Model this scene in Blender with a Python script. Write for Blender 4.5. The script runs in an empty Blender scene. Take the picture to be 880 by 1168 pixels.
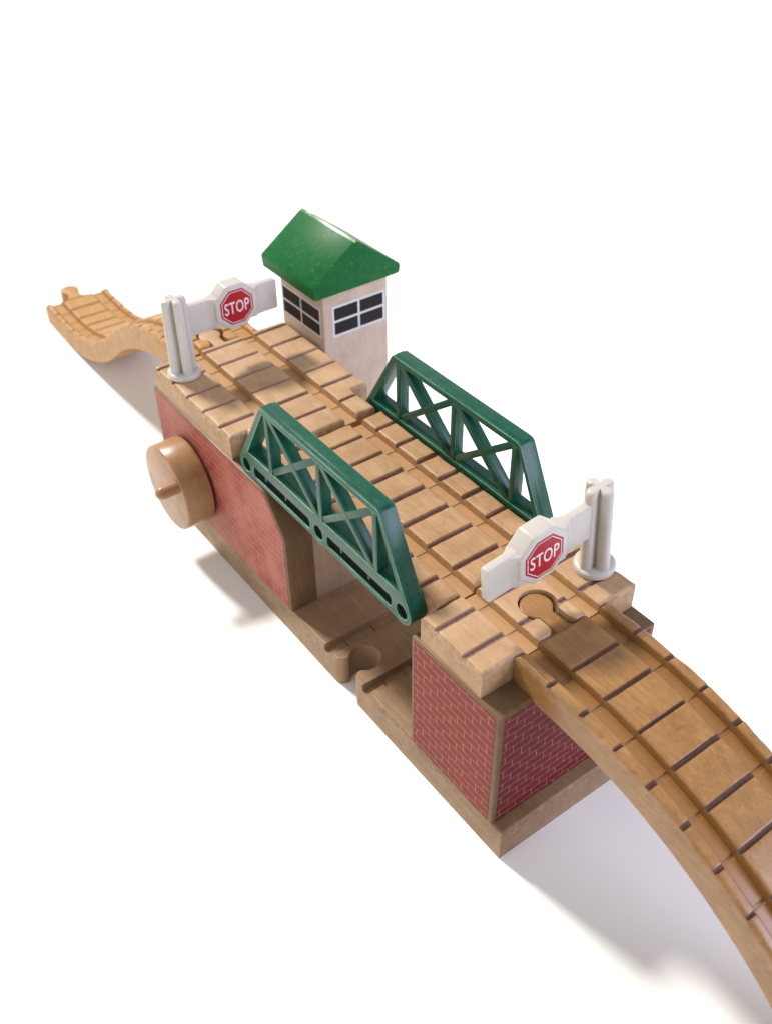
import bpy, bmesh, math, random
from mathutils import Vector, Matrix, Euler

random.seed(4)
S = 0.1                      # millimetres -> scene units (1 unit = 1 cm)
sc = bpy.context.scene
COL = sc.collection
H = 79.1                     # top of the wooden deck, mm
TB = 14.4                    # top of the base board
DB = 68.3                    # top of the towers / underside of the deck

# ------------------------------------------------------------------ helpers
def link(o):
    COL.objects.link(o)
    return o

def tag(o, label=None, cat=None, group=None, kind=None):
    if label: o['label'] = label
    if cat: o['category'] = cat
    if group: o['group'] = group
    if kind: o['kind'] = kind
    return o

def empty(name, loc):
    o = bpy.data.objects.new(name, None)
    o.empty_display_size = 1.0
    o.location = Vector(loc) * S
    return link(o)

def finish(me, sharp=32):
    for p in me.polygons:
        p.use_smooth = True
    me.set_sharp_from_angle(angle=math.radians(sharp))
    me.update()

def obj(name, me, mats, parent=None, origin=(0, 0, 0), sharp=32):
    """mesh is in mm; origin (mm) is where the parent stands"""
    o = (-Vector(origin))
    me.transform(Matrix.Scale(S, 4) @ Matrix.Translation(o))
    finish(me, sharp)
    if not isinstance(mats, (list, tuple)):
        mats = [mats]
    for m in mats:
        me.materials.append(m)
    ob = bpy.data.objects.new(name, me)
    link(ob)
    if parent is not None:
        ob.parent = parent
    return ob

def bm_mesh(bm, name='mesh'):
    bmesh.ops.recalc_face_normals(bm, faces=bm.faces)
    me = bpy.data.meshes.new(name)
    bm.to_mesh(me); bm.free()
    return me

def prism(bm, pts, a, b, axis):
    """extrude a 2D polygon along an axis. axis 'y': pts=(x,z); 'x': pts=(y,z); 'z': pts=(x,y)"""
    def P(p, t):
        if axis == 'y': return (p[0], t, p[1])
        if axis == 'x': return (t, p[0], p[1])
        return (p[0], p[1], t)
    v0 = [bm.verts.new(P(p, a)) for p in pts]
    v1 = [bm.verts.new(P(p, b)) for p in pts]
    n = len(pts)
    fs = [bm.faces.new(v0), bm.faces.new(v1[::-1])]
    for i in range(n):
        j = (i + 1) % n
        fs.append(bm.faces.new((v0[j], v0[i], v1[i], v1[j])))
    return v0 + v1, fs

def bevel_new(bm, verts, w, seg=2, minang=25):
    vs = set(verts)
    bm.normal_update()
    ed = [e for e in bm.edges if e.verts[0] in vs and e.verts[1] in vs and len(e.link_faces) == 2
          and e.calc_face_angle(0) > math.radians(minang)]
    if ed:
        bmesh.ops.bevel(bm, geom=ed, offset=w, offset_type='OFFSET', segments=seg, profile=0.5,
                        affect='EDGES', clamp_overlap=True)

def prism_mesh(pts, a, b, axis, bev=0.0, seg=2, minang=25):
    bm = bmesh.new()
    vs, fs = prism(bm, pts, a, b, axis)
    bmesh.ops.recalc_face_normals(bm, faces=bm.faces)
    if bev: bevel_new(bm, vs, bev, seg, minang)
    return bm_mesh(bm)

def box_pts(x0, x1, y0, y1):
    return [(x0, y0), (x1, y0), (x1, y1), (x0, y1)]

def join_meshes(mes):
    bm = bmesh.new()
    for m in mes:
        bm.from_mesh(m)
    return bm_mesh2(bm)

def bm_mesh2(bm):
    me = bpy.data.meshes.new('mesh'); bm.to_mesh(me); bm.free(); return me

def circle(cx, cy, r, n=32, a0=0.0):
    return [(cx + r * math.cos(a0 + 2 * math.pi * i / n), cy + r * math.sin(a0 + 2 * math.pi * i / n)) for i in range(n)]

def octagon(cx, cy, flats):
    r = flats / 2 / math.cos(math.pi / 8)
    return circle(cx, cy, r, 8, math.pi / 8)

def lathe(profile, n=40, axis='z', centre=(0, 0, 0)):
    """profile: (r, t) list from bottom to top; r=0 ends closed"""
    bm = bmesh.new()
    rings = []
    def P(r, a, t):
        x, y = r * math.cos(a), r * math.sin(a)
        if axis == 'z': q = (x, y, t)
        elif axis == 'y': q = (x, t, y)
        else: q = (t, x, y)
        return tuple(q[i] + centre[i] for i in range(3))
    for r, t in profile:
        if r < 1e-6: rings.append([bm.verts.new(P(0, 0, t))])
        else: rings.append([bm.verts.new(P(r, 2 * math.pi * i / n, t)) for i in range(n)])
    for A, B in zip(rings, rings[1:]):
        for i in range(n):
            j = (i + 1) % n
            if len(A) == 1 and len(B) == 1: continue
            if len(A) == 1: bm.faces.new((A[0], B[i], B[j]))
            elif len(B) == 1: bm.faces.new((A[i], A[j], B[0]))
            else: bm.faces.new((A[i], A[j], B[j], B[i]))
    if len(rings[0]) > 1: bm.faces.new(rings[0][::-1])
    if len(rings[-1]) > 1: bm.faces.new(rings[-1])
    return bm_mesh(bm)

def smooth(a, b, x):
    t = max(0.0, min(1.0, (x - a) / (b - a)))
    return t * t * (3 - 2 * t)

def rdrop(d, r):
    """height lost at distance d inside an edge rounded with radius r"""
    if d >= r: return 0.0
    d = max(d, 0.0)
    return r - math.sqrt(max(0.0, r * r - (r - d) ** 2))

_rs = [random.uniform(0, 6.28) for _ in range(8)]
def wob(x, y):
    return 0.5 * (math.sin(0.21 * x + 0.37 * y + _rs[0]) + math.sin(-0.33 * x + 0.19 * y + _rs[1])) + \
        0.35 * (math.sin(0.83 * x + 0.61 * y + _rs[2]) + math.sin(0.57 * x - 1.1 * y + _rs[3]))

G0, G1 = 9.9, 16.0          # wheel groove between these distances from the centre line

def groove_drop(y, depth, r_slab, r_sh):
    a = abs(y)
    if a <= G0: return rdrop(G0 - a, r_slab)
    if a >= G1: return rdrop(a - G1, r_sh)
    d = min(a - G0, G1 - a)
    return max(depth * smooth(-0.02, 0.28, d), 0.0)

def slab(rects, cuts, zb, top=H, edge_r=1.4, depth=3.0, cut_d=1.1, cut_w=1.05, along='x', y0=0.0,
         bend=None, grooves=True, step=4.0, cut_r=0.3, r_slab=0.8, r_sh=0.7, fl=0.3, vstep=2.5):
    """A board with wheel grooves and sleeper cuts, as a height field with square footprint pieces.
    u runs along the track, v across it. bend(u, v, z) -> (x, y, z)."""
    us, vs = set(), set()
    ulo = min(r[0] for r in rects); uhi = max(r[1] for r in rects)
    vlo = min(r[2] for r in rects); vhi = max(r[3] for r in rects)
    offs = [0, .12, .35, .7, 1.05, edge_r, edge_r + .6]
    for r in rects:
        for o in offs:
            us.update((r[0] + o, r[1] - o)); vs.update((r[2] + o, r[3] - o))
    cws = {c: cut_w * random.uniform(.8, 1.15) for c in cuts}
    for c in cuts:
        cw = cws[c]
        for o in (0.0, cw - .35, cw - .15, cw, cw + .12, cw + .3, cw + .6):
            us.update((c + o, c - o))
    if grooves:
        for s in (-1, 1):
            for o in (-r_slab, -r_slab * .6, -r_slab * .3, -.1, 0.0, .14, .28, 1.2):
                vs.add(s * (G0 + o))
            for o in (-1.2, -.28, -.14, 0.0, .1, .3, r_sh * .6, r_sh):
                vs.add(s * (G1 + o))
    n = int((uhi - ulo) / step)
    us.update(ulo + (uhi - ulo) * i / n for i in range(n + 1))
    n = int((vhi - vlo) / vstep)
    vs.update(vlo + (vhi - vlo) * i / n for i in range(n + 1))
    def clean(s, lo, hi, keep):
        out = []
        for a in sorted(x for x in s if lo - 1e-6 <= x <= hi + 1e-6):
            if out and a - out[-1] < 0.05:
                if any(abs(a - k) < 1e-6 for k in keep): out[-1] = a
                continue
            out.append(a)
        return out
    us = clean(us, ulo, uhi, [r[0] for r in rects] + [r[1] for r in rects])
    vs = clean(vs, vlo, vhi, [r[2] for r in rects] + [r[3] for r in rects])
    def inside(u, v):
        return max(min(u - r[0], r[1] - u, v - r[2], r[3] - v) for r in rects)
    jit = {c: random.uniform(-.12, .12) for c in cuts}
    def height(u, v):
        dr = rdrop(inside(u, v), edge_r * (1 + .25 * wob(u, v)))
        gd = groove_drop(v, depth, r_slab, r_sh) if grooves else 0.0
        ing = grooves and G0 < abs(v) < G1
        cf = 0.0; cd = 0.0
        for c in cuts:
            d = abs(u - c - jit[c] * .3 - .05 * wob(u * .1, v))
            cw = cws[c]
            if d < cw + .7:
                k = 1 - smooth(cw - .18, cw, d)
                cf = max(cf, k)
                cd = max(cd, k * cut_d, rdrop(d - cw + .02, cut_r) if d > cw else 0)
        if ing:
            k2 = fl * smooth(0.05, .3, min(abs(v) - G0, G1 - abs(v)))
            return top - max(gd + cf * k2, dr), cf * .14, 1.0, 0.0
        # the stain fades out where the edge rounds away the cut
        shallow = smooth(cut_d * .75, cut_d * .25, max(dr, gd * .8))if max(dr, gd) > 0 else 1.0
        return top - max(dr, gd, cd), cf * shallow, smooth(.05, .6, gd), min(1.0, 2.2 * max(dr, gd if gd < 1.2 else 0.0, (cd if cf < .05 else 0.0)))
    me = bpy.data.meshes.new('slab')
    V, F, stain, groove, wear = [], [], [], [], []
    idx_t, idx_b = {}, {}
    def place(u, v, z):
        if bend: return bend(u, v, z)
        if along == 'y': return (v, u, z)
        return (u, v + y0, z)
    def vt(i, j):
        if (i, j) not in idx_t:
            z, c, g, wr = height(us[i], vs[j]); idx_t[i, j] = len(V)
            V.append(place(us[i], vs[j], z)); stain.append(c); groove.append(g); wear.append(wr)
        return idx_t[i, j]
    def vb(i, j):
        if (i, j) not in idx_b:
            idx_b[i, j] = len(V); V.append(place(us[i], vs[j], zb)); stain.append(0.0); groove.append(0.0); wear.append(0.0)
        return idx_b[i, j]
    nu, nv = len(us) - 1, len(vs) - 1
    def on(i, j):
        if not (0 <= i < nu and 0 <= j < nv): return False
        return inside((us[i] + us[i + 1]) / 2, (vs[j] + vs[j + 1]) / 2) > 0
    M = {(i, j): on(i, j) for i in range(nu) for j in range(nv)}
    g = lambda i, j: M.get((i, j), False)
    for (i, j), k in M.items():
        if not k: continue
        F.append((vt(i, j), vt(i + 1, j), vt(i + 1, j + 1), vt(i, j + 1)))
        F.append((vb(i, j), vb(i, j + 1), vb(i + 1, j + 1), vb(i + 1, j)))
        if not g(i - 1, j): F.append((vt(i, j), vt(i, j + 1), vb(i, j + 1), vb(i, j)))
        if not g(i + 1, j): F.append((vt(i + 1, j + 1), vt(i + 1, j), vb(i + 1, j), vb(i + 1, j + 1)))
        if not g(i, j - 1): F.append((vt(i + 1, j), vt(i, j), vb(i, j), vb(i + 1, j)))
        if not g(i, j + 1): F.append((vt(i, j + 1), vt(i + 1, j + 1), vb(i + 1, j + 1), vb(i, j + 1)))
    me.from_pydata(V, [], F)
    for nm, dat in (('stain', stain), ('groove', groove), ('wear', wear)):
        at = me.attributes.new(nm, 'FLOAT', 'POINT')
        at.data.foreach_set('value', dat)
    bm = bmesh.new(); bm.from_mesh(me)
    bmesh.ops.recalc_face_normals(bm, faces=bm.faces)
    bm.to_mesh(me); bm.free()
    return me

def socket_outline(ex, cy, cx, r, neck, fil, d=1):
    """female connector in plan. ex: edge coordinate, cx: centre of the round, d=+1 when the edge is on the + side"""
    w = neck / 2
    pts = []
    out = 3.0
    # right lip
    for s in (1, -1):
        seg = []
        seg.append((ex + d * out, cy + s * (w + fil)))
        for k in range(0, 9):
            a = math.pi / 2 * k / 8
            seg.append((ex - d * fil * (1 - math.cos(a)), cy + s * (w + fil - fil * math.sin(a))))
        # to circle
        phi = math.asin(min(1, w / r))
        seg.append((cx + d * r * math.cos(phi), cy + s * w))
        if s == 1:
            pts += seg
            n = 28
            for k in range(1, n):
                a = phi + (2 * math.pi - 2 * phi) * k / n
                pts.append((cx + d * r * math.cos(a), cy + r * math.sin(a)))
        else:
            pts += seg[::-1]
    return pts

def peg_outline(ex, cx, r, neck, fil, d=1, cy=0.0):
    """male connector: head of radius r centred at cx, neck back to ex (d=+1: peg points to +)"""
    w = neck / 2
    phi = math.asin(min(1, w / r))
    pts = [(ex - d * 1.5, cy - w - fil), (ex, cy - w - fil * .9), (ex + d * fil * .35, cy - w - fil * .3), (ex + d * fil, cy - w)]
    n = 30
    for k in range(n + 1):
        a = -(math.pi - phi) + (2 * math.pi - 2 * phi) * k / n
        pts.append((cx + d * r * math.cos(a), cy + r * math.sin(a)))
    pts += [(ex + d * fil, cy + w), (ex + d * fil * .35, cy + w + fil * .3), (ex, cy + w + fil * .9), (ex - d * 1.5, cy + w + fil)]
    return pts

def cut(me, cutters):
    """boolean difference of meshes (mm), returns a new mesh"""
    o = bpy.data.objects.new('tmp', me); COL.objects.link(o)
    tmp = []
    for c in cutters:
        co = bpy.data.objects.new('tmp_cut', c); COL.objects.link(co); tmp.append(co)
        md = o.modifiers.new('b', 'BOOLEAN'); md.operation = 'DIFFERENCE'; md.solver = 'EXACT'; md.object = co
    dg = bpy.context.evaluated_depsgraph_get(); dg.update()
    res = bpy.data.meshes.new_from_object(o.evaluated_get(dg), preserve_all_data_layers=True, depsgraph=dg)
    for x in tmp + [o]:
        bpy.data.objects.remove(x, do_unlink=True)
    return res

def curve_plate(outline, holes, half, bev, res=2):
    """flat plate in local XY from closed outlines with holes, thickness 2*half"""
    cu = bpy.data.curves.new('c', 'CURVE'); cu.dimensions = '2D'; cu.fill_mode = 'BOTH'
    for pl in [outline] + holes:
        s = cu.splines.new('POLY'); s.points.add(len(pl) - 1); s.use_cyclic_u = True
        for p, q in zip(s.points, pl): p.co = (q[0], q[1], 0, 1)
    cu.extrude = half - bev; cu.bevel_depth = bev; cu.bevel_resolution = res; cu.offset = -bev
    o = bpy.data.objects.new('tmp', cu); COL.objects.link(o)
    dg = bpy.context.evaluated_depsgraph_get(); dg.update()
    me = bpy.data.meshes.new_from_object(o.evaluated_get(dg), depsgraph=dg)
    bpy.data.objects.remove(o, do_unlink=True); bpy.data.curves.remove(cu)
    me.materials.clear()
    bm = bmesh.new(); bm.from_mesh(me)
    bmesh.ops.remove_doubles(bm, verts=bm.verts, dist=1e-4)
    return bm_mesh(bm)

# ---------------------------------------------------------------- materials
class NT:
    def __init__(self, name):
        self.m = bpy.data.materials.new(name); self.m.use_nodes = True
        self.t = self.m.node_tree; self.n = self.t.nodes; self.l = self.t.links
        self.b = self.n['Principled BSDF']
        self.co = self.n.new('ShaderNodeTexCoord').outputs['Object']
    def put(self, val, sock):
        if isinstance(val, bpy.types.NodeSocket): self.l.new(val, sock)
        elif val is not None:
            if isinstance(val, tuple) and len(val) == 3 and sock.type == 'RGBA': val = (*val, 1)
            sock.default_value = val
    def mapping(self, scale=(1, 1, 1), loc=(0, 0, 0), rot=(0, 0, 0), co=None):
        n = self.n.new('ShaderNodeMapping'); self.l.new(co or self.co, n.inputs['Vector'])
        n.inputs['Scale'].default_value = scale; n.inputs['Location'].default_value = loc; n.inputs['Rotation'].default_value = rot
        return n.outputs[0]
    def noise(self, vec, scale, detail=4, rough=.55, dist=0.0, out='Fac'):
        n = self.n.new('ShaderNodeTexNoise'); self.l.new(vec, n.inputs['Vector'])
        n.inputs['Scale'].default_value = scale; n.inputs['Detail'].default_value = detail
        n.inputs['Roughness'].default_value = rough; n.inputs['Distortion'].default_value = dist
        return n.outputs[out]
    def voro(self, vec, scale, feature='F1', rnd=1.0):
        n = self.n.new('ShaderNodeTexVoronoi'); n.feature = feature; self.l.new(vec, n.inputs['Vector'])
        n.inputs['Scale'].default_value = scale; n.inputs['Randomness'].default_value = rnd
        return n.outputs['Distance']
    def ramp(self, fac, *stops):
        n = self.n.new('ShaderNodeValToRGB'); self.put(fac, n.inputs[0])
        while len(n.color_ramp.elements) < len(stops): n.color_ramp.elements.new(.5)
        for e, (p, c) in zip(n.color_ramp.elements, stops):
            e.position = p
            e.color = (c, c, c, 1) if isinstance(c, (int, float)) else (*c, 1)
        return n.outputs[0]
    def mix(self, fac, a, b, mode='MIX'):
        n = self.n.new('ShaderNodeMix'); n.data_type = 'RGBA'; n.blend_type = mode
        self.put(fac, n.inputs[0]); self.put(a, n.inputs[6]); self.put(b, n.inputs[7])
        return n.outputs[2]
    def math(self, op, a, b=None, c=None):
        n = self.n.new('ShaderNodeMath'); n.operation = op
        for v, s in zip((a, b, c), n.inputs):
            if v is not None: self.put(v, s)
        return n.outputs[0]
    def attr(self, name):
        n = self.n.new('ShaderNodeAttribute'); n.attribute_name = name
        return n.outputs['Fac']
    def bump(self, h, strength=.2, dist=.02):
        n = self.n.new('ShaderNodeBump'); n.inputs['Strength'].default_value = strength
        n.inputs['Distance'].default_value = dist; self.l.new(h, n.inputs['Height'])
        self.l.new(n.outputs[0], self.b.inputs['Normal'])
    def set(self, **k):
        for a, v in k.items(): self.put(v, self.b.inputs[a.replace('_', ' ')])
        return self.m

def wood(name, light, mid, dark, rough=.42, along=(1, 0, 0), fleck=.5, stain_col=(.10, .058, .05), coat=.1, spec=.25, grainamt=.38, edgeamt=.5,
         scratch=.25, groove_col=None, seed=0.0, stainamt=.9, dirt=.3):
    pw = lambda c: tuple(.80 * x ** 1.28 for x in c)
    light, mid, dark = pw(light), pw(mid), pw(dark)
    if groove_col: groove_col = pw(groove_col)
    t = NT(name)
    sc_ = [19, 19, 19]
    for i in range(3):
        if along[i]: sc_[i] = .7
    v = t.mapping(tuple(sc_), (seed, seed * 1.7, seed * .6))
    grain = t.noise(v, 1.0, 5, .6, .6)
    sc2 = [3.2 if not a else .28 for a in along]
    band = t.noise(t.mapping(tuple(sc2), (seed * 2, 3, 1)), 1.0, 3, .5, 1.2)
    blot = t.noise(t.mapping((1, 1, 1), (seed, 0, 0)), 1.1, 4, .6)
    c = t.mix(t.ramp(band, (.3, 0), (.7, 1)), mid, light)
    c = t.mix(t.math('MULTIPLY', t.ramp(grain, (.35, 1), (.62, 0)), grainamt), c, dark)
    c = t.mix(t.math('MULTIPLY', t.ramp(blot, (.42, 0), (.68, 1)), .45), c, dark)
    # short dark flecks as beech and maple have
    sc3 = [26 if not a else 4.5 for a in along]
    fl = t.voro(t.mapping(tuple(sc3), (seed, 1, 4)), 1.0)
    flm = t.noise(t.mapping(tuple(x * .4 for x in sc3)), 1.0, 2)
    f = t.math('MULTIPLY', t.ramp(fl, (.08, 1), (.2, 0)), t.ramp(flm, (.45, 0), (.6, 1)))
    c = t.mix(t.math('MULTIPLY', f, fleck), c, tuple(x * .45 for x in dark))
    # hairline scratches and worn, greyish handling marks
    wv = t.n.new('ShaderNodeVectorMath'); wv.operation = 'ADD'
    nz = t.noise(t.mapping(), .8, 2, out='Color')
    t.l.new(t.mapping((1, 1, 1), (seed, 5, 2)), wv.inputs[0]); t.l.new(nz, wv.inputs[1])
    cr = t.voro(wv.outputs[0], .85, 'DISTANCE_TO_EDGE')
    crm = t.ramp(t.noise(t.mapping((1, 1, 1), (2, seed, 0)), .7, 2), (.5, 0), (.62, 1))
    crk = t.math('MULTIPLY', t.ramp(cr, (.0, 1), (.010, 0)), crm)
    c = t.mix(t.math('MULTIPLY', crk, scratch), c, tuple(x * .5 for x in dark))
    sp = t.ramp(t.noise(t.mapping((1, 1, 1), (seed, 9, 0)), 7.5, 3, .6), (.66, 0), (.75, 1))
    c = t.mix(t.math('MULTIPLY', sp, dirt), c, tuple(x * .45 for x in dark))
    if groove_col:
        c = t.mix(t.math('MULTIPLY', t.attr('groove'), .55), c, groove_col)
    wn = t.ramp(t.noise(t.mapping((1, 1, 1), (3, 3, seed)), 4.5, 4, .65), (.42, 0), (.6, 1))
    wr = t.math('MULTIPLY', t.attr('wear'), wn)
    c = t.mix(t.math('MULTIPLY', wr, edgeamt), c, tuple(x * .6 for x in dark))
    st = t.math('MULTIPLY', t.attr('stain'), stainamt)
    stv = t.mix(t.ramp(grain, (.3, 0), (.7, 1)), tuple(x * .75 for x in stain_col), tuple(x * 1.5 for x in stain_col))
    c = t.mix(st, c, stv)
    r = t.math('ADD', t.math('MULTIPLY', blot, .22), rough - .11)
    t.bump(t.math('ADD', t.math('MULTIPLY', grain, .6), t.math('MULTIPLY', blot, .5)), .28, .02)
    keep = t.math('SUBTRACT', 1.0, t.attr('stain'))
    r = t.math('ADD', r, t.math('MULTIPLY', t.attr('stain'), .3))
    return t.set(Base_Color=c, Roughness=r, Coat_Weight=t.math('MULTIPLY', keep, coat), Coat_Roughness=.3, Specular_IOR_Level=spec)

def plastic(name, col, dark, rough=.32, wear=None, wear_amt=.0, bump=.03, spec=.45, ns=1.3):
    col, dark = tuple(.86 * x for x in col), tuple(.86 * x for x in dark)
    t = NT(name)
    n1 = t.noise(t.mapping(), ns, 5, .65)
    n2 = t.noise(t.mapping(), 9.0, 4, .6)
    c = t.mix(t.ramp(n1, (.35, 0), (.7, 1)), dark, col)
    if wear:
        sp = t.ramp(t.noise(t.mapping((1, 1, 1), (3, 1, 2)), 8.0, 4, .7), (.62, 0), (.70, 1))
        sp = t.math('MULTIPLY', sp, t.ramp(t.noise(t.mapping((1, 1, 1), (5, 0, 1)), 1.6, 2), (.42, 0), (.6, 1)))
        c = t.mix(t.math('MULTIPLY', sp, wear_amt), c, wear)
    t.bump(n2, bump, .02)
    r = t.math('ADD', t.math('MULTIPLY', n1, .2), rough - .1)
    return t.set(Base_Color=c, Roughness=r, Specular_IOR_Level=spec)

def worn_paint(name, col, dark, bare, rough=.35):
    """paint with chips showing wood, used on bevelled edges"""
    t = NT(name)
    n = t.noise(t.mapping((1, 1, 1), (1, 2, 3)), 5.0, 5, .7)
    k = t.ramp(n, (.56, 0), (.64, 1))
    return t.set(Base_Color=t.mix(k, t.mix(.3, col, dark), bare), Roughness=rough, Specular_IOR_Level=.5)

def brick(name, plane, c1, c2, mortar, fade=0.0, fadecol=(.5, .3, .25), seed=(0, 0), msize=.0145):
    c1, c2, mortar = (tuple(.85 * x for x in c) for c in (c1, c2, mortar))
    t = NT(name)
    sx = t.n.new('ShaderNodeSeparateXYZ'); t.l.new(t.co, sx.inputs[0])
    cb = t.n.new('ShaderNodeCombineXYZ')
    a, b = ('X', 'Z') if plane == 'y' else ('Y', 'Z')
    # the printed drawing is not ruler straight
    wob_ = t.noise(t.mapping(), 2.6, 2)
    wz = t.math('MULTIPLY', t.math('SUBTRACT', wob_, .5), .10)
    wob2 = t.noise(t.mapping((1, 1, 1), (7, 3, 1)), 3.1, 2)
    wx = t.math('MULTIPLY', t.math('SUBTRACT', wob2, .5), .16)
    t.l.new(t.math('ADD', t.math('ADD', sx.outputs[a], seed[0]), wx), cb.inputs[0])
    t.l.new(t.math('ADD', t.math('ADD', sx.outputs[b], seed[1]), wz), cb.inputs[1])
    br = t.n.new('ShaderNodeTexBrick'); t.l.new(cb.outputs[0], br.inputs['Vector'])
    br.inputs['Scale'].default_value = 1.0; br.inputs['Brick Width'].default_value = .70
    br.inputs['Row Height'].default_value = .345; br.inputs['Mortar Size'].default_value = msize
    br.inputs['Mortar Smooth'].default_value = .2; br.inputs['Bias'].default_value = -.2
    br.inputs['Color1'].default_value = (*c1, 1); br.inputs['Color2'].default_value = (*c2, 1); br.inputs['Mortar'].default_value = (*mortar, 1)
    n = t.noise(t.mapping(), 14, 4, .65)
    c = t.mix(t.math('MULTIPLY', t.ramp(n, (.35, 1), (.6, 0)), .35), br.outputs['Color'], tuple(x * .5 for x in c1))
    # mortar line breaks up here and there
    gone = t.ramp(t.noise(t.mapping((1, 1, 1), (4, 4, 4)), 6.0, 3), (.56, 0), (.66, 1))
    c = t.mix(t.math('MULTIPLY', gone, .7), c, c1)
    if fade:
        f = t.ramp(t.noise(t.mapping((1, 1, 1), (2, 0, 5)), .55, 3), (.35, 0), (.65, 1))
        c = t.mix(t.math('MULTIPLY', f, fade), c, fadecol)
    t.bump(n, .05, .01)
    return t.set(Base_Color=c, Roughness=.5, Specular_IOR_Level=.15)

M = {}
M['deck'] = wood('pale_deck_wood', (.68, .49, .32), (.62, .435, .275), (.44, .285, .165), groove_col=(.60, .37, .17), seed=1.0, stain_col=(.21, .125, .105), coat=.1, rough=.5)
M['span'] = wood('worn_span_wood', (.67, .465, .285), (.60, .405, .235), (.39, .235, .125), groove_col=(.58, .35, .17), seed=3.3, scratch=.6, dirt=.45, stain_col=(.17, .092, .075), coat=.12, rough=.48)
M['ramp'] = wood('golden_ramp_wood', (.525, .325, .145), (.455, .27, .112), (.29, .15, .06), groove_col=(.39, .21, .075), seed=6.1, rough=.36, coat=.5, scratch=.4, grainamt=.5, edgeamt=.3, stain_col=(.115, .062, .05), dirt=.45)
M['far_ramp'] = wood('honey_track_wood', (.63, .40, .185), (.585, .36, .16), (.47, .27, .105), groove_col=(.55, .33, .14), seed=8.4, rough=.5, fleck=.2, scratch=.1, stain_col=(.24, .12, .05), stainamt=.35, dirt=.15)
M['base'] = wood('base_wood', (.52, .375, .25), (.46, .325, .21), (.32, .21, .13), seed=2.2, rough=.5, stain_col=(.2, .12, .08), stainamt=.25, dirt=.12)
M['tower'] = wood('brown_tower_wood', (.31, .205, .12), (.265, .17, .096), (.18, .11, .06), along=(0, 0, 1), seed=5.0, rough=.5)
M['core'] = wood('pale_core_wood', (.58, .44, .33), (.54, .405, .30), (.42, .30, .21), along=(0, 0, 1), seed=7.0, rough=.5, fleck=.2)
M['house'] = wood('pale_house_wood', (.71, .60, .51), (.67, .56, .475), (.54, .42, .33), along=(0, 0, 1), seed=4.0, rough=.5, fleck=.25, scratch=.1)
M['wheel'] = wood('wheel_wood', (.56, .35, .185), (.49, .295, .15), (.34, .19, .09), along=(1, 0, 0), seed=9.0, rough=.36, coat=.35, fleck=.25, scratch=.1)
M['peg'] = wood('peg_wood', (.52, .315, .14), (.45, .265, .11), (.29, .15, .06), seed=11.0, rough=.38, coat=.3)
M['green'] = plastic('green_plastic', (.013, .103, .060), (.009, .074, .047), .30, (.12, .32, .22), .4, spec=.30, ns=2.2)
M['green_edge'] = plastic('green_plastic_edge', (.13, .33, .21), (.028, .15, .085), .24, spec=.6)  # paler green on bevels: worn edges plus painted-in highlight lines
M['roof'] = plastic('green_roof_paint', (.016, .150, .040), (.010, .112, .030), .40, (.26, .42, .17), .7, .10, spec=.08, ns=3.2)
M['roof_edge'] = worn_paint('green_roof_worn_edge', (.02, .17, .045), (.012, .11, .03), (.55, .45, .22))
M['white'] = plastic('cream_white_plastic', (.57, .54, .495), (.53, .495, .44), .34, (.42, .36, .28), .3, spec=.35, ns=2.0)
M['frame'] = plastic('white_sticker', (.66, .65, .67), (.62, .61, .63), .4)
M['pane'] = plastic('black_sticker', (.010, .009, .009), (.014, .012, .011), .5, spec=.15)
M['red'] = plastic('red_sticker', (.40, .014, .026), (.35, .012, .022), .35, spec=.2)
M['letters'] = plastic('white_print', (.76, .70, .70), (.72, .66, .66), .4)
M['brick_near'] = brick('red_brick_paper_side', 'y', (.265, .034, .029), (.235, .028, .025), (.42, .28, .155))
M['brick_end_shaded'] = brick('red_brick_paper_end_shaded', 'x', (.185, .017, .024), (.16, .014, .021), (.34, .25, .19), seed=(.2, .05))  # same red paper, cool shade of the end face put into the colour
M['brick_far'] = brick('faded_brick_paper_side', 'y', (.35, .06, .048), (.32, .054, .043), (.44, .27, .17), fade=.65, fadecol=(.42, .165, .125), seed=(.13, .1), msize=.018)
M['recess_shade'] = plastic('recess_shade_black', (.004, .007, .006), (.003, .005, .004), .8, spec=.05)  # near-black standing in for the shade inside the truss openings

# ---------------------------------------------------------------- ground
def ground():
    t = NT('white_tabletop')
    n = t.noise(t.mapping(), .05, 4)
    c = t.mix(n, (.915, .925, .915), (.925, .935, .925))
    t.bump(t.noise(t.mapping(), 20, 3), .02, .01)
    m = t.set(Base_Color=c, Roughness=.8, Specular_IOR_Level=.08)
    me = prism_mesh(box_pts(-9000, 6000, -6000, 9000), -20, 0, 'z')
    o = obj('tabletop', me, m); tag(o, kind='structure')
ground()

# ---------------------------------------------------------------- the bridge
ORG = (-118.0, 0, 0)
bridge = tag(empty('toy_bridge', ORG), 'wooden toy railway bridge with red brick towers, green lattice sides and green roofed cabin', 'toy bridge')
def part(name, me, mats, parent=bridge, sharp=32):
    return obj(name, me, mats, parent, ORG, sharp)

CUT0 = [-227.3, -214.2, -200.9, -187.5, -174.0, -160.6]
CUT1 = [-135.3, -122.2, -108.9, -95.9, -82.5, -69.2, -55.6]
CUT2 = [-37.1, -23.4]

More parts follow.
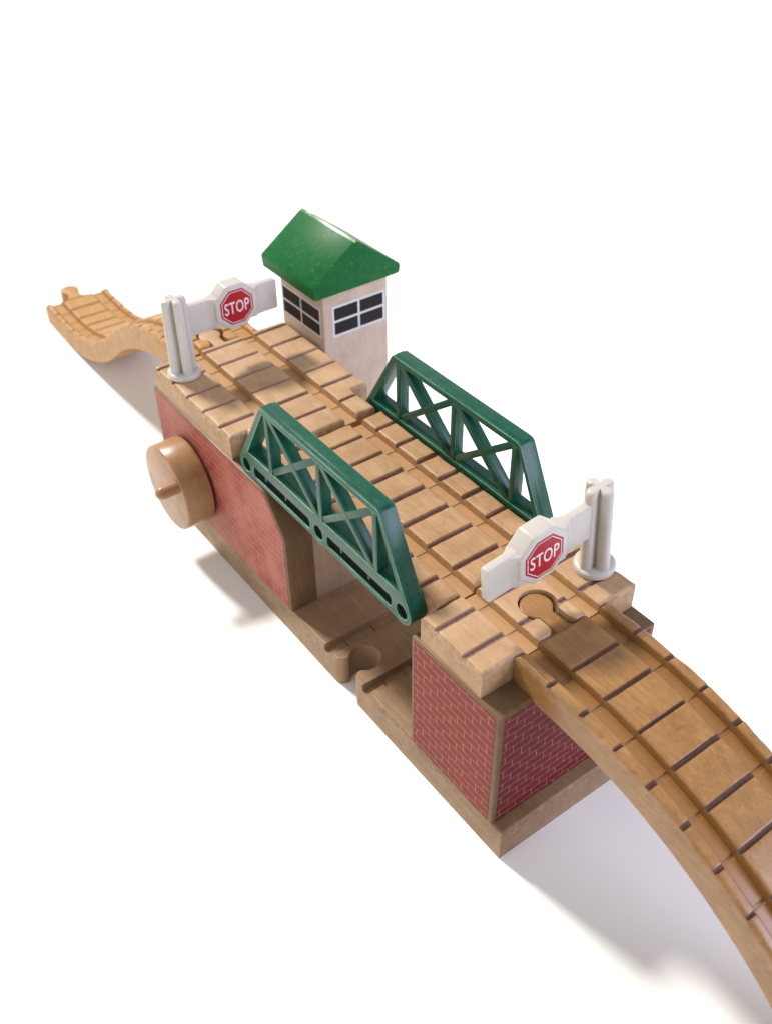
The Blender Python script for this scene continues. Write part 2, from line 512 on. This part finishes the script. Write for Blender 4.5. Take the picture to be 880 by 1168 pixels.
# base board with the cross track and its socket
def whole_base():
    # middle piece carries the cross track; the outer boards butt against it
    pts = socket_outline(-32.8, -89.6, -23.8, 6.5, 8.4, 3.6, d=-1)
    return [(b, a) for a, b in pts]
c1 = prism_mesh(whole_base(), -2, TB + 3, 'z')
base_me = slab([(-32.8, 33.6, -149.3, 88.7)], [-19.4 - 4.4, -6.2 - 4.4, 7.0 - 4.4, 20.2 - 4.4], 0.0, top=TB, edge_r=.9, depth=2.8, cut_d=.01,
               bend=lambda u, v, z: (v - 88.7, u, z), fl=.55, cut_w=.45, cut_r=.15, r_slab=.35, r_sh=.35, step=3.0)
base_me = cut(base_me, [c1])
base = part('base_board', base_me, M['base'])

# towers
TW = 33.4
def tower_block(x0, x1, y0, y1, bev=1.1):
    return prism_mesh(box_pts(x0, x1, y0, y1), TB - .05, DB, 'z', bev, 3)
ft = part('tower', tower_block(-48, -4.7, -TW, TW, .7), M['tower'])
def paper(name, pts, a, b, axis, mat, parent):
    return part(name, prism_mesh(pts, a, b, axis), mat, parent)
def ragged(x0, x1, z0, z1, top=None):
    """brick print outline: its lower edge steps a little"""
    pts = []
    n = max(4, int((x1 - x0) / 3.4))
    for i in range(n + 1):
        x = x0 + (x1 - x0) * i / n
        pts.append((x, z0 + random.uniform(0, .7)))
    return pts + (top or [(x1, z1), (x0, z1)])
paper('brick_panel', ragged(-46.6, -6.6, TB + .6, DB - 1.6), -TW - .12, -TW + .3, 'y', M['brick_near'], ft)
paper('brick_panel', ragged(-TW + 2.0, TW - 2.0, TB + .3, DB - 1.2), -4.7 - .3, -4.7 + .12, 'x', M['brick_end_shaded'], ft)
paper('brick_panel', ragged(-46.6, -6.6, TB + .6, DB - 1.6), TW - .3, TW + .12, 'y', M['brick_near'], ft)

prof = [(-127.2, TB - .05), (-127.2, 51.5), (-128.2, 54.2), (-131.5, 58.6), (-136.5, 64.6), (-140.0, 67.6), (-142.5, DB), (-233.4, DB), (-233.4, TB - .05)]
sidebm = prism_mesh(prof, -TW, -21.0, 'y', .7, 2, 50)
bt = part('tower', sidebm, M['tower'])
ptop = [(-128.7, 51.4), (-129.6, 53.6), (-132.8, 57.9), (-137.6, 63.7), (-140.8, 66.4), (-143.0, DB - 1.0), (-231.8, DB - 1.0)]
paper('brick_panel', ragged(-231.8, -128.7, TB + .6, DB, ptop), -TW - .12, -TW + .3, 'y', M['brick_far'], bt)
paper('brick_panel', ragged(-TW + 2.0, TW - 2.0, TB + .3, DB - 1.2), -233.4 - .12, -233.4 + .3, 'x', M['brick_end_shaded'], bt)
farside = part('side_panel', prism_mesh(prof, 21.0, TW, 'y', .7, 2, 50), M['tower'], bt)
paper('brick_panel', ragged(-195, -128.7, TB + .6, DB, [(-128.7, 51.4), (-129.6, 53.6), (-132.8, 57.9), (-137.6, 63.7), (-140.8, 66.4), (-143.0, DB - 1.0), (-195, DB - 1.0)]), TW - .3, TW + .12, 'y', M['brick_far'], bt)
part('tower_core', prism_mesh([(-127.6, TB - .04), (-127.6, 56), (-147, 66.5), (-147, DB - .1), (-233.0, DB - .1), (-233.0, TB - .04)], -20.95, 20.95, 'y', .3, 2), M['core'], bt)

# deck sections
backdeck = slab([(-231, -165.2, -32.6, 32.6), (-231, -148.6, -24.9, 24.9)], CUT0, DB + .03, edge_r=1.5, r_slab=.8)
bp = peg_outline(-231, -241.2, 4.9, 5.2, 1.6, d=-1)
part('track_deck', backdeck, M['deck'])
part('deck_connector', prism_mesh(bp, DB + 1, H - .9, 'z', .4, 2, 40), M['deck'])
front = slab([(-44.2, -14.6, -32.6, 32.6)], CUT2, DB + .03, edge_r=1.4, step=.8, vstep=.9)
sock = socket_outline(-14.6, 0.8, -26.6, 6.6, 8.2, 3.0, d=1)
front = cut(front, [prism_mesh(sock, DB - 3, H + 4, 'z')])
part('track_deck', front, M['deck'])
span = slab([(-145.2, -45.1, -25.5, 25.5)], CUT1, DB + .3, edge_r=1.5, cut_d=1.4, cut_w=1.1, r_slab=.95, r_sh=.9, cut_r=.45)
part('lift_span', span, M['span'])

# green lattice sides
def arc(cx, cz, r, a0, a1, n=10):
    return [(cx + r * math.cos(math.radians(a0 + (a1 - a0) * i / n)), cz + r * math.sin(math.radians(a0 + (a1 - a0) * i / n))) for i in range(n + 1)]
def truss_mesh():
    L0, L1, Mx = -153.6, -54.6, -103.6
    zc = 73.1
    out = []
    out += arc(L0, zc, 5.0, 165, 250, 6)
    out += [(L0 + 6, 68.9), (Mx - 6, 68.9)]
    out += arc(Mx, zc, 5.2, 235, 305, 6)
    out += [(Mx + 6, 68.9), (L1 - 6, 68.9)]
    out += arc(L1, zc, 5.0, 270, 370, 8)
    out += [(-65.8, 106.6), (-67.0, 107.5), (-68.0, 107.7)]
    out += [(-137.2, 107.7), (-138.3, 107.3), (-139.0, 106.4)]
    zl, zt = 80.6, 105.1
    holes = []
    # end triangles
    holes.append([(-151.3, zl), (-55.6, zl), (-66.9, zt), (-136.9, zt)])
    # recesses of the lower beam, through to the black shade plugs
    for a, b in ((L0 + 6.3, Mx - 6.3), (Mx + 6.3, L1 - 6.3)):
        holes.append([(a, 70.9), (b, 70.9), (b + .9, 72.0), (b + .9, 74.4), (b, 75.6), (a, 75.6), (a - .9, 74.4), (a - .9, 72.0)])
    for c in (L0, Mx, L1):
        holes.append(circle(c, zc, 2.9, 20))
    plate = curve_plate(out, holes, 3.35, .32, 2)
    # curve plate lies in XY: turn it upright, Y thickness
    plate.transform(Matrix(((1, 0, 0, 0), (0, 0, -1, 0), (0, 1, 0, 0), (0, 0, 0, 1))))
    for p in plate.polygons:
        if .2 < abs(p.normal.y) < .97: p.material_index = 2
    bm = bmesh.new(); bm.from_mesh(plate)
    def bar(p, q, w, y0, y1, bev=.2):
        p, q = Vector((p[0], 0, p[1])), Vector((q[0], 0, q[1]))
        d = (q - p).normalized(); n = Vector((-d.z, 0, d.x)) * w / 2
        pts = [p - n, q - n, q + n, p + n]
        b2 = bmesh.new()
        vs, fs = prism(b2, [(a.x, a.z) for a in pts], y0, y1, 'y')
        bmesh.ops.recalc_face_normals(b2, faces=b2.faces)
        bevel_new(b2, vs, bev, 2)
        m = bm_mesh(b2); bm.from_mesh(m)
    # flat ribbons crossing the diagonals near the outer face
    bar((-133.0, 81.4), (-103.0, 104.9), 2.7, -3.12, -2.2)
    bar((-99.8, 81.4), (-70.2, 104.9), 2.7, -3.12, -2.2)
    # raised ribs: along the chord, the inclined end posts, verticals and diagonals
    bar((-137.8, 107.62), (-67.0, 107.62), .7, -1.7, 1.7, .15)
    bar((-65.9, 105.4), (-50.7, 76.2), .75, -1.5, 1.5, .15)
    bar((-139.6, 105.4), (-157.9, 76.0), .75, -1.5, 1.5, .15)
    def member(p, q, w, k):
        bar(p, q, w, -3.28 + k, -2.45 + k, .18)            # face flange
        bar(p, q, w * .72, -2.5 + k, 1.35 + k, .15)         # web behind it
    for k, x in enumerate((-134.6, -101.4, -68.8)):
        member((x, zl - .8), (x, zt + .8), 2.5, .02 * k)
    for k, (a, b) in enumerate(((-133.6, -102.4), (-100.4, -69.6))):
        member((a - .3, zt + .9), (b - .9, zl - .2), 2.8, .08 + .02 * k)
    bar((-149, zl + .05), (-58, zl + .05), .5, -1.2, 1.2, .12)
    # black plugs paint shade into recesses and pin holes; also the little drip tabs
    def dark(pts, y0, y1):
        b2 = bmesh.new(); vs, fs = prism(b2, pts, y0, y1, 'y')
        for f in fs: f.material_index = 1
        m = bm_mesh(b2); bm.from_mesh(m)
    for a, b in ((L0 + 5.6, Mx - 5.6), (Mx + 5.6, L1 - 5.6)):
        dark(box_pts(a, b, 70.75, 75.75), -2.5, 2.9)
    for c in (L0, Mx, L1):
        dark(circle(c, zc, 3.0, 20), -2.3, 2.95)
    for x in (-139.5, -125.5, -89.5, -73.2):
        bar((x, 75.9), (x, 73.2), .9, -3.0, -.6, .15)
        bar((x + 1.1, 75.9), (x + 1.1, 74.2), .7, -2.6, -.6, .15)
    return bm_mesh2(bm)
tm = truss_mesh()
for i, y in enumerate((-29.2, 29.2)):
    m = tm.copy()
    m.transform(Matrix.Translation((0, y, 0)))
    part('truss_side', m, [M['green'], M['recess_shade'], M['green_edge']], sharp=28)

# cabin at the far side of the deck
hx0, hx1, hy0, hy1 = -233.2, -199.0, 34.0, 68.3
house = part('cabin', prism_mesh(box_pts(hx0, hx1, hy0, hy1), .02, 105, 'z', .9, 3), M['house'])
rp = [(29.3, 104.0), (30.4, 103.3), (72.9, 103.4), (74.0, 104.0), (74.3, 107.0), (73.8, 108.1), (52.4, 124.3), (51.4, 124.9), (50.3, 124.4), (29.3, 109.9), (28.8, 108.9)]
bm = bmesh.new()
vs, fs = prism(bm, rp, -239.4, -197.6, 'x')
bmesh.ops.recalc_face_normals(bm, faces=bm.faces)
n0 = set(bm.faces)
ed = [e for e in bm.edges if len(e.link_faces) == 2 and e.calc_face_angle(0) > math.radians(60)]
bmesh.ops.bevel(bm, geom=ed, offset=.55, offset_type='OFFSET', segments=2, profile=.5, affect='EDGES', clamp_overlap=True)
for f in bm.faces:
    c = f.calc_center_median()
    if c.z > 124.0: f.material_index = 1
rm = bm_mesh(bm)
part('roof', rm, [M['roof'], M['roof_edge']], house, sharp=40)
def window(axis, at, u0, u1, z0, z1, sgn):
    mes = []
    bm = bmesh.new()
    t0, t1 = (at, at + sgn * .18)
    vs, fs = prism(bm, box_pts(u0, u1, z0, z1), at - sgn * .3, t1, axis)
    fw = 1.15
    um, zm = (u0 + u1) / 2, (z0 + z1) / 2
    for a, b in ((u0 + fw, um - fw / 2), (um + fw / 2, u1 - fw)):
        for c, d in ((z0 + fw, zm - fw / 2), (zm + fw / 2, z1 - fw)):
            vs, fs = prism(bm, box_pts(a, b, c, d), at - sgn * .2, at + sgn * .24, axis)
            for f in fs: f.material_index = 1
    return bm_mesh(bm)
part('window', window('x', hx1, 38.6, 66.6, 82.4, 97.4, 1), [M['frame'], M['pane']], house)
part('window', window('y', hy0, hx0 + 1.0, hx1 - 1.4, 82.8, 97.4, -1), [M['frame'], M['pane']], house)

# crank wheel on the near side of the back tower
wc = (-202.6, -34.0, 37.5)
wm_ = lathe([(0, -.4), (18.4, -.4), (19.5, -1.2), (19.5, -12.8), (19.2, -13.3), (18.6, -13.5), (0, -13.5)], 72, 'y', wc)
wheel = part('crank_wheel', wm_, M['wheel'], sharp=50)
pc = (-190.6, -47.0, 45.8)
part('wheel_handle', lathe([(0, .3), (2.9, .3), (2.9, -7.2), (2.6, -8.6), (1.8, -9.6), (.9, -10.05), (0, -10.15)], 28, 'y', pc), M['wheel'], wheel, sharp=60)

# ---------------------------------------------------------------- ramp tracks
def ramp_bend(x0, flat, R, sgn, zt0):
    th = math.acos(1 - 67.0 / (2 * R))
    La = R * th
    dx = R * math.sin(th)
    def f(u, v, z):
        h = z - H
        s = u
        if s <= flat: x, zz, t = s, zt0, 0.0
        elif s <= flat + La:
            t = (s - flat) / R
            x = flat + R * math.sin(t); zz = zt0 - R * (1 - math.cos(t))
        elif s <= flat + 2 * La:
            t = th - (s - flat - La) / R
            x = flat + 2 * dx - R * math.sin(t); zz = zt0 - 67.0 + R * (1 - math.cos(t))
        else:
            t = 0.0; x = flat + 2 * dx + (s - flat - 2 * La); zz = zt0 - 67.0
        return (x0 + sgn * (x + h * math.sin(t)), v, zz + h * math.cos(t))
    return f, flat * 1.0 + 2 * La

TH = 12.0
f, Ls = ramp_bend(-14.5, 18.0, 150.0, 1, H - .15)
Lr = Ls + 10
cuts = [14.6 + 13.35 * k for k in range(int((Lr - 16) / 13.35) + 1)]
me = slab([(0, Lr, -20, 20)], cuts, H - TH, edge_r=1.5, bend=f, step=2.2, depth=3.2, cut_d=1.15, cut_w=.8, r_slab=1.0, r_sh=.9, fl=.3)
e = f(Lr, 0, H)[0]
me = cut(me, [prism_mesh(socket_outline(e, 0, e - 11.5, 6.6, 8.2, 3.0, 1), -3, 30, 'z')])
RO = (90.0, 0, 0)
ramp = obj('ramp_track', me, M['ramp'], None, RO)
ramp.location = Vector(RO) * S
tag(ramp, 'glossy golden wooden ramp track curving down from the bridge in the foreground', 'ramp track', 'curved ramp tracks at the bridge ends')
obj('connector_peg', prism_mesh(peg_outline(-14.3, -27.3, 5.5, 5.4, 2.0, d=-1, cy=.6), DB + .2, H - 1.0, 'z', .5, 2, 40), M['peg'], ramp, RO)

f, Ls = ramp_bend(0.0, 1.0, 150.0, 1, H - .3)
Lr = Ls + 19
cuts = [9.0 + 13.35 * k for k in range(int((Lr - 8) / 13.35) + 1)]
me = slab([(0, Lr, -20, 20)], cuts, H - TH, edge_r=2.4, bend=f, step=3.0, depth=2.0, cut_d=.7, cut_w=.75, r_slab=1.6, r_sh=1.6, cut_r=.8, fl=.3)
me = cut(me, [prism_mesh(socket_outline(0, 0, 10.5, 6.4, 8.0, 3.0, -1), DB - 8, H + 6, 'z')])
e = f(Lr, 0, H)[0]
FO = (105.0, 0, 0)
far = obj('ramp_track', me, M['far_ramp'], None, FO)
tag(far, 'smooth honey coloured ramp track dropping to the table behind the far stop gate', 'ramp track', 'curved ramp tracks at the bridge ends')
obj('connector_peg', prism_mesh(peg_outline(e - .3, e + 12.5, 5.6, 6.4, 5.0, d=1), .3, 11.0, 'z', 1.2, 3, 40), M['far_ramp'], far, FO)
ang = math.radians(180 - 1.9)
far.rotation_euler = (0, 0, ang)
R_ = Matrix.Rotation(ang, 3, 'Z')
far.location = (Vector((-231.4, 0.2, 0)) + R_ @ Vector(FO)) * S

# ---------------------------------------------------------------- stop gates
def gate_parts(root):
    # local mm, post at the origin, arm towards -y
    P = lambda name, me, mats, parent=root, sharp=35: obj(name, me, mats, parent, (0, 0, 0), sharp)
    P('gate_foot', lathe([(0, .1), (6.6, .1), (7.0, .5), (7.0, 1.9), (6.7, 2.4), (6.0, 2.75), (5.2, 2.9), (0, 2.9)], 48), M['white'])
    # fluted post: four round lobes about a thin core
    pts = []
    for k in range(4):
        a = k * math.pi / 2
        for j in range(9):
            b = a + math.radians(-100 + 200 * j / 8)
            pts.append((3.75 * math.cos(a) + 2.1 * math.cos(b), 3.75 * math.sin(a) + 2.1 * math.sin(b)))
        c = a + math.pi / 4
        pts.append((2.1 * math.cos(c), 2.1 * math.sin(c)))
    bm = bmesh.new()
    rings = []
    for z, s in ((2.0, 1.08), (3.2, 1.02), (4.0, 1.0), (34.0, .93), (34.8, .90), (35.4, .82), (35.7, .66)):
        rings.append([bm.verts.new((x * s, y * s, z)) for x, y in pts])
    n = len(pts)
    for A, B in zip(rings, rings[1:]):
        for i in range(n):
            bm.faces.new((A[i], A[(i + 1) % n], B[(i + 1) % n], B[i]))
    bm.faces.new(rings[-1]); bm.faces.new(rings[0][::-1])
    P('post', bm_mesh(bm), M['white'], root, 40)
    # arm: flat board, slightly raised rim at its top
    me1 = prism_mesh([(-2.6, 17.0), (-2.6, 31.6), (-6, 30.9), (-46.2, 30.3), (-46.8, 29.7), (-46.8, 17.4), (-46.2, 16.8)], -1.55, 1.55, 'x', .55, 3, 40)
    # fillets where the board swells into the sign
    fl = []
    for sg in (-1, 1):
        yc = -26.1 + sg * 9.4
        side = [(1.5 + 1.7 * (1 - k / 8) ** 2.2, yc + sg * 4.2 * k / 8) for k in range(9)]
        pts = [(3.2, yc - sg * 3.5)] + side + [(-a, b) for a, b in side[::-1]] + [(-3.2, yc - sg * 3.5)]
        z1 = 30.75 if sg > 0 else 30.25
        fl.append(prism_mesh(pts, 17.25, z1, 'z', .35, 2, 60))
    P('arm', join_meshes([me1] + fl), M['white'], root, 40)
    sp = P('sign_plate', prism_mesh(octagon(-26.1, 25.0, 19.6), -3.7, 3.7, 'x', .8, 3), M['white'], root, 40)
    for s in (1, -1):
        x = s * 3.7
        P('sticker', prism_mesh(octagon(-26.1, 25.0, 15.2), x - s * .2, x + s * .10, 'x'), M['red'], sp)
        # thin white line inside the edge
        bm = bmesh.new()
        a, b = octagon(-26.1, 25.0, 13.9), octagon(-26.1, 25.0, 13.35)
        va = [bm.verts.new((x + s * .14, p[0], p[1])) for p in a]; vb = [bm.verts.new((x + s * .14, p[0], p[1])) for p in b]
        for i in range(8):
            j = (i + 1) % 8
            bm.faces.new((va[i], va[j], vb[j], vb[i]))
        P('border_line', bm_mesh(bm), M['letters'], sp)
        cu = bpy.data.curves.new('t', 'FONT'); cu.body = 'STOP'; cu.align_x = 'CENTER'; cu.align_y = 'CENTER'
        cu.size = 6.0; cu.offset = .05; cu.extrude = .03; cu.resolution_u = 6; cu.space_character = 1.06
        o = bpy.data.objects.new('t', cu); COL.objects.link(o)
        dg = bpy.context.evaluated_depsgraph_get(); dg.update()
        tmn = bpy.data.meshes.new_from_object(o.evaluated_get(dg), depsgraph=dg)
        bpy.data.objects.remove(o, do_unlink=True); bpy.data.curves.remove(cu)
        tmn.materials.clear()
        xs = [v.co.x for v in tmn.vertices]; ys = [v.co.y for v in tmn.vertices]
        w, h = max(xs) - min(xs), max(ys) - min(ys)
        cx, cyy = (max(xs) + min(xs)) / 2, (max(ys) + min(ys)) / 2
        kx, ky = 11.6 / w, 5.4 / h
        for v in tmn.vertices:
            a, b, c = (v.co.x - cx) * kx, (v.co.y - cyy) * ky, v.co.z
            v.co = (x + s * (.16 + c), -26.1 + s * a, 25.0 + b)
        P('lettering', tmn, M['letters'], sp)

g = tag(empty('stop_gate', (-28.3, 27.2, H + .02)), 'white plastic stop gate leaning inward beside the near ramp track', 'stop gate', 'stop gates on the bridge deck')
gate_parts(g)
g.rotation_euler = (math.radians(5.2), 0, 0)
g.location.z = (H + .35) * S
g2 = g.copy(); link(g2)
tag(g2, 'white plastic stop gate standing upright on the far deck corner above the crank wheel', 'stop gate', 'stop gates on the bridge deck')
for ch in list(g.children):
    c = ch.copy(); link(c); c.parent = g2
    for q in list(ch.children):
        d = q.copy(); link(d); d.parent = c
g2.location = Vector((-216.8, -24.9, H + .02)) * S
g2.rotation_euler = (0, 0, math.pi)

# ---------------------------------------------------------------- camera
cp = (132.8498, -172.3659, 309.9472)
az, pi_, ro, fpx = 2.51948, 0.69432, -0.0153, 1166.69
fw = Vector((math.cos(az) * math.cos(pi_), math.sin(az) * math.cos(pi_), -math.sin(pi_)))
r = fw.cross(Vector((0, 0, 1))).normalized(); u = r.cross(fw)
r2 = r * math.cos(ro) + u * math.sin(ro); u2 = -r * math.sin(ro) + u * math.cos(ro)
cam = bpy.data.cameras.new('camera'); co = link(bpy.data.objects.new('camera', cam))
co.matrix_world = Matrix(((r2.x, u2.x, -fw.x, cp[0] * S), (r2.y, u2.y, -fw.y, cp[1] * S), (r2.z, u2.z, -fw.z, cp[2] * S), (0, 0, 0, 1)))
cam.sensor_fit = 'VERTICAL'; cam.sensor_height = 240; cam.sensor_width = 240
cam.lens = fpx / 1168 * 240
cam.clip_start = .5; cam.clip_end = 5000
cam.dof.use_dof = True; cam.dof.focus_distance = 34.0; cam.dof.aperture_fstop = 1.1
sc.camera = co

# ---------------------------------------------------------------- light
w = bpy.data.worlds.new('World'); sc.world = w; w.use_nodes = True
bg = w.node_tree.nodes['Background']; bg.inputs[0].default_value = (.98, .975, .99, 1); bg.inputs[1].default_value = .57

def area(name, direction, dist, size, power, col, target=(-120, 0, 40)):
    d = Vector(direction).normalized()
    L = bpy.data.lights.new(name, 'AREA'); L.shape = 'DISK'; L.size = size; L.energy = power; L.color = col
    o = link(bpy.data.objects.new(name, L))
    o.location = Vector(target) * S + d * dist
    o.rotation_euler = (-d).to_track_quat('-Z', 'Y').to_euler()
    return o
# irradiance from a disk of power P at distance D on axis is P/(pi D^2)
def power(e, dist):   # e in units of (white lambert radiance)
    return e * math.pi * math.pi * dist * dist
KE = 46.5
kd = (-math.cos(math.radians(KE)), -.10, math.sin(math.radians(KE)))
area('key_lamp', kd, 520, 72, power(1.42, 520), (1, .95, .88))
area('warm_side_lamp', (-.25, -1, .35), 260, 120, power(.15, 260), (1, .86, .66))
area('cool_window_lamp', (.85, .52, .45), 260, 150, power(.80, 260), (.70, .72, 1.0))

sc.view_settings.view_transform = 'Standard'
sc.view_settings.look = 'None'
sc.view_settings.exposure = 0
sc.view_settings.gamma = 1
sc.render.engine = 'CYCLES'
sc.cycles.use_denoising = True
sc.cycles.max_bounces = 8
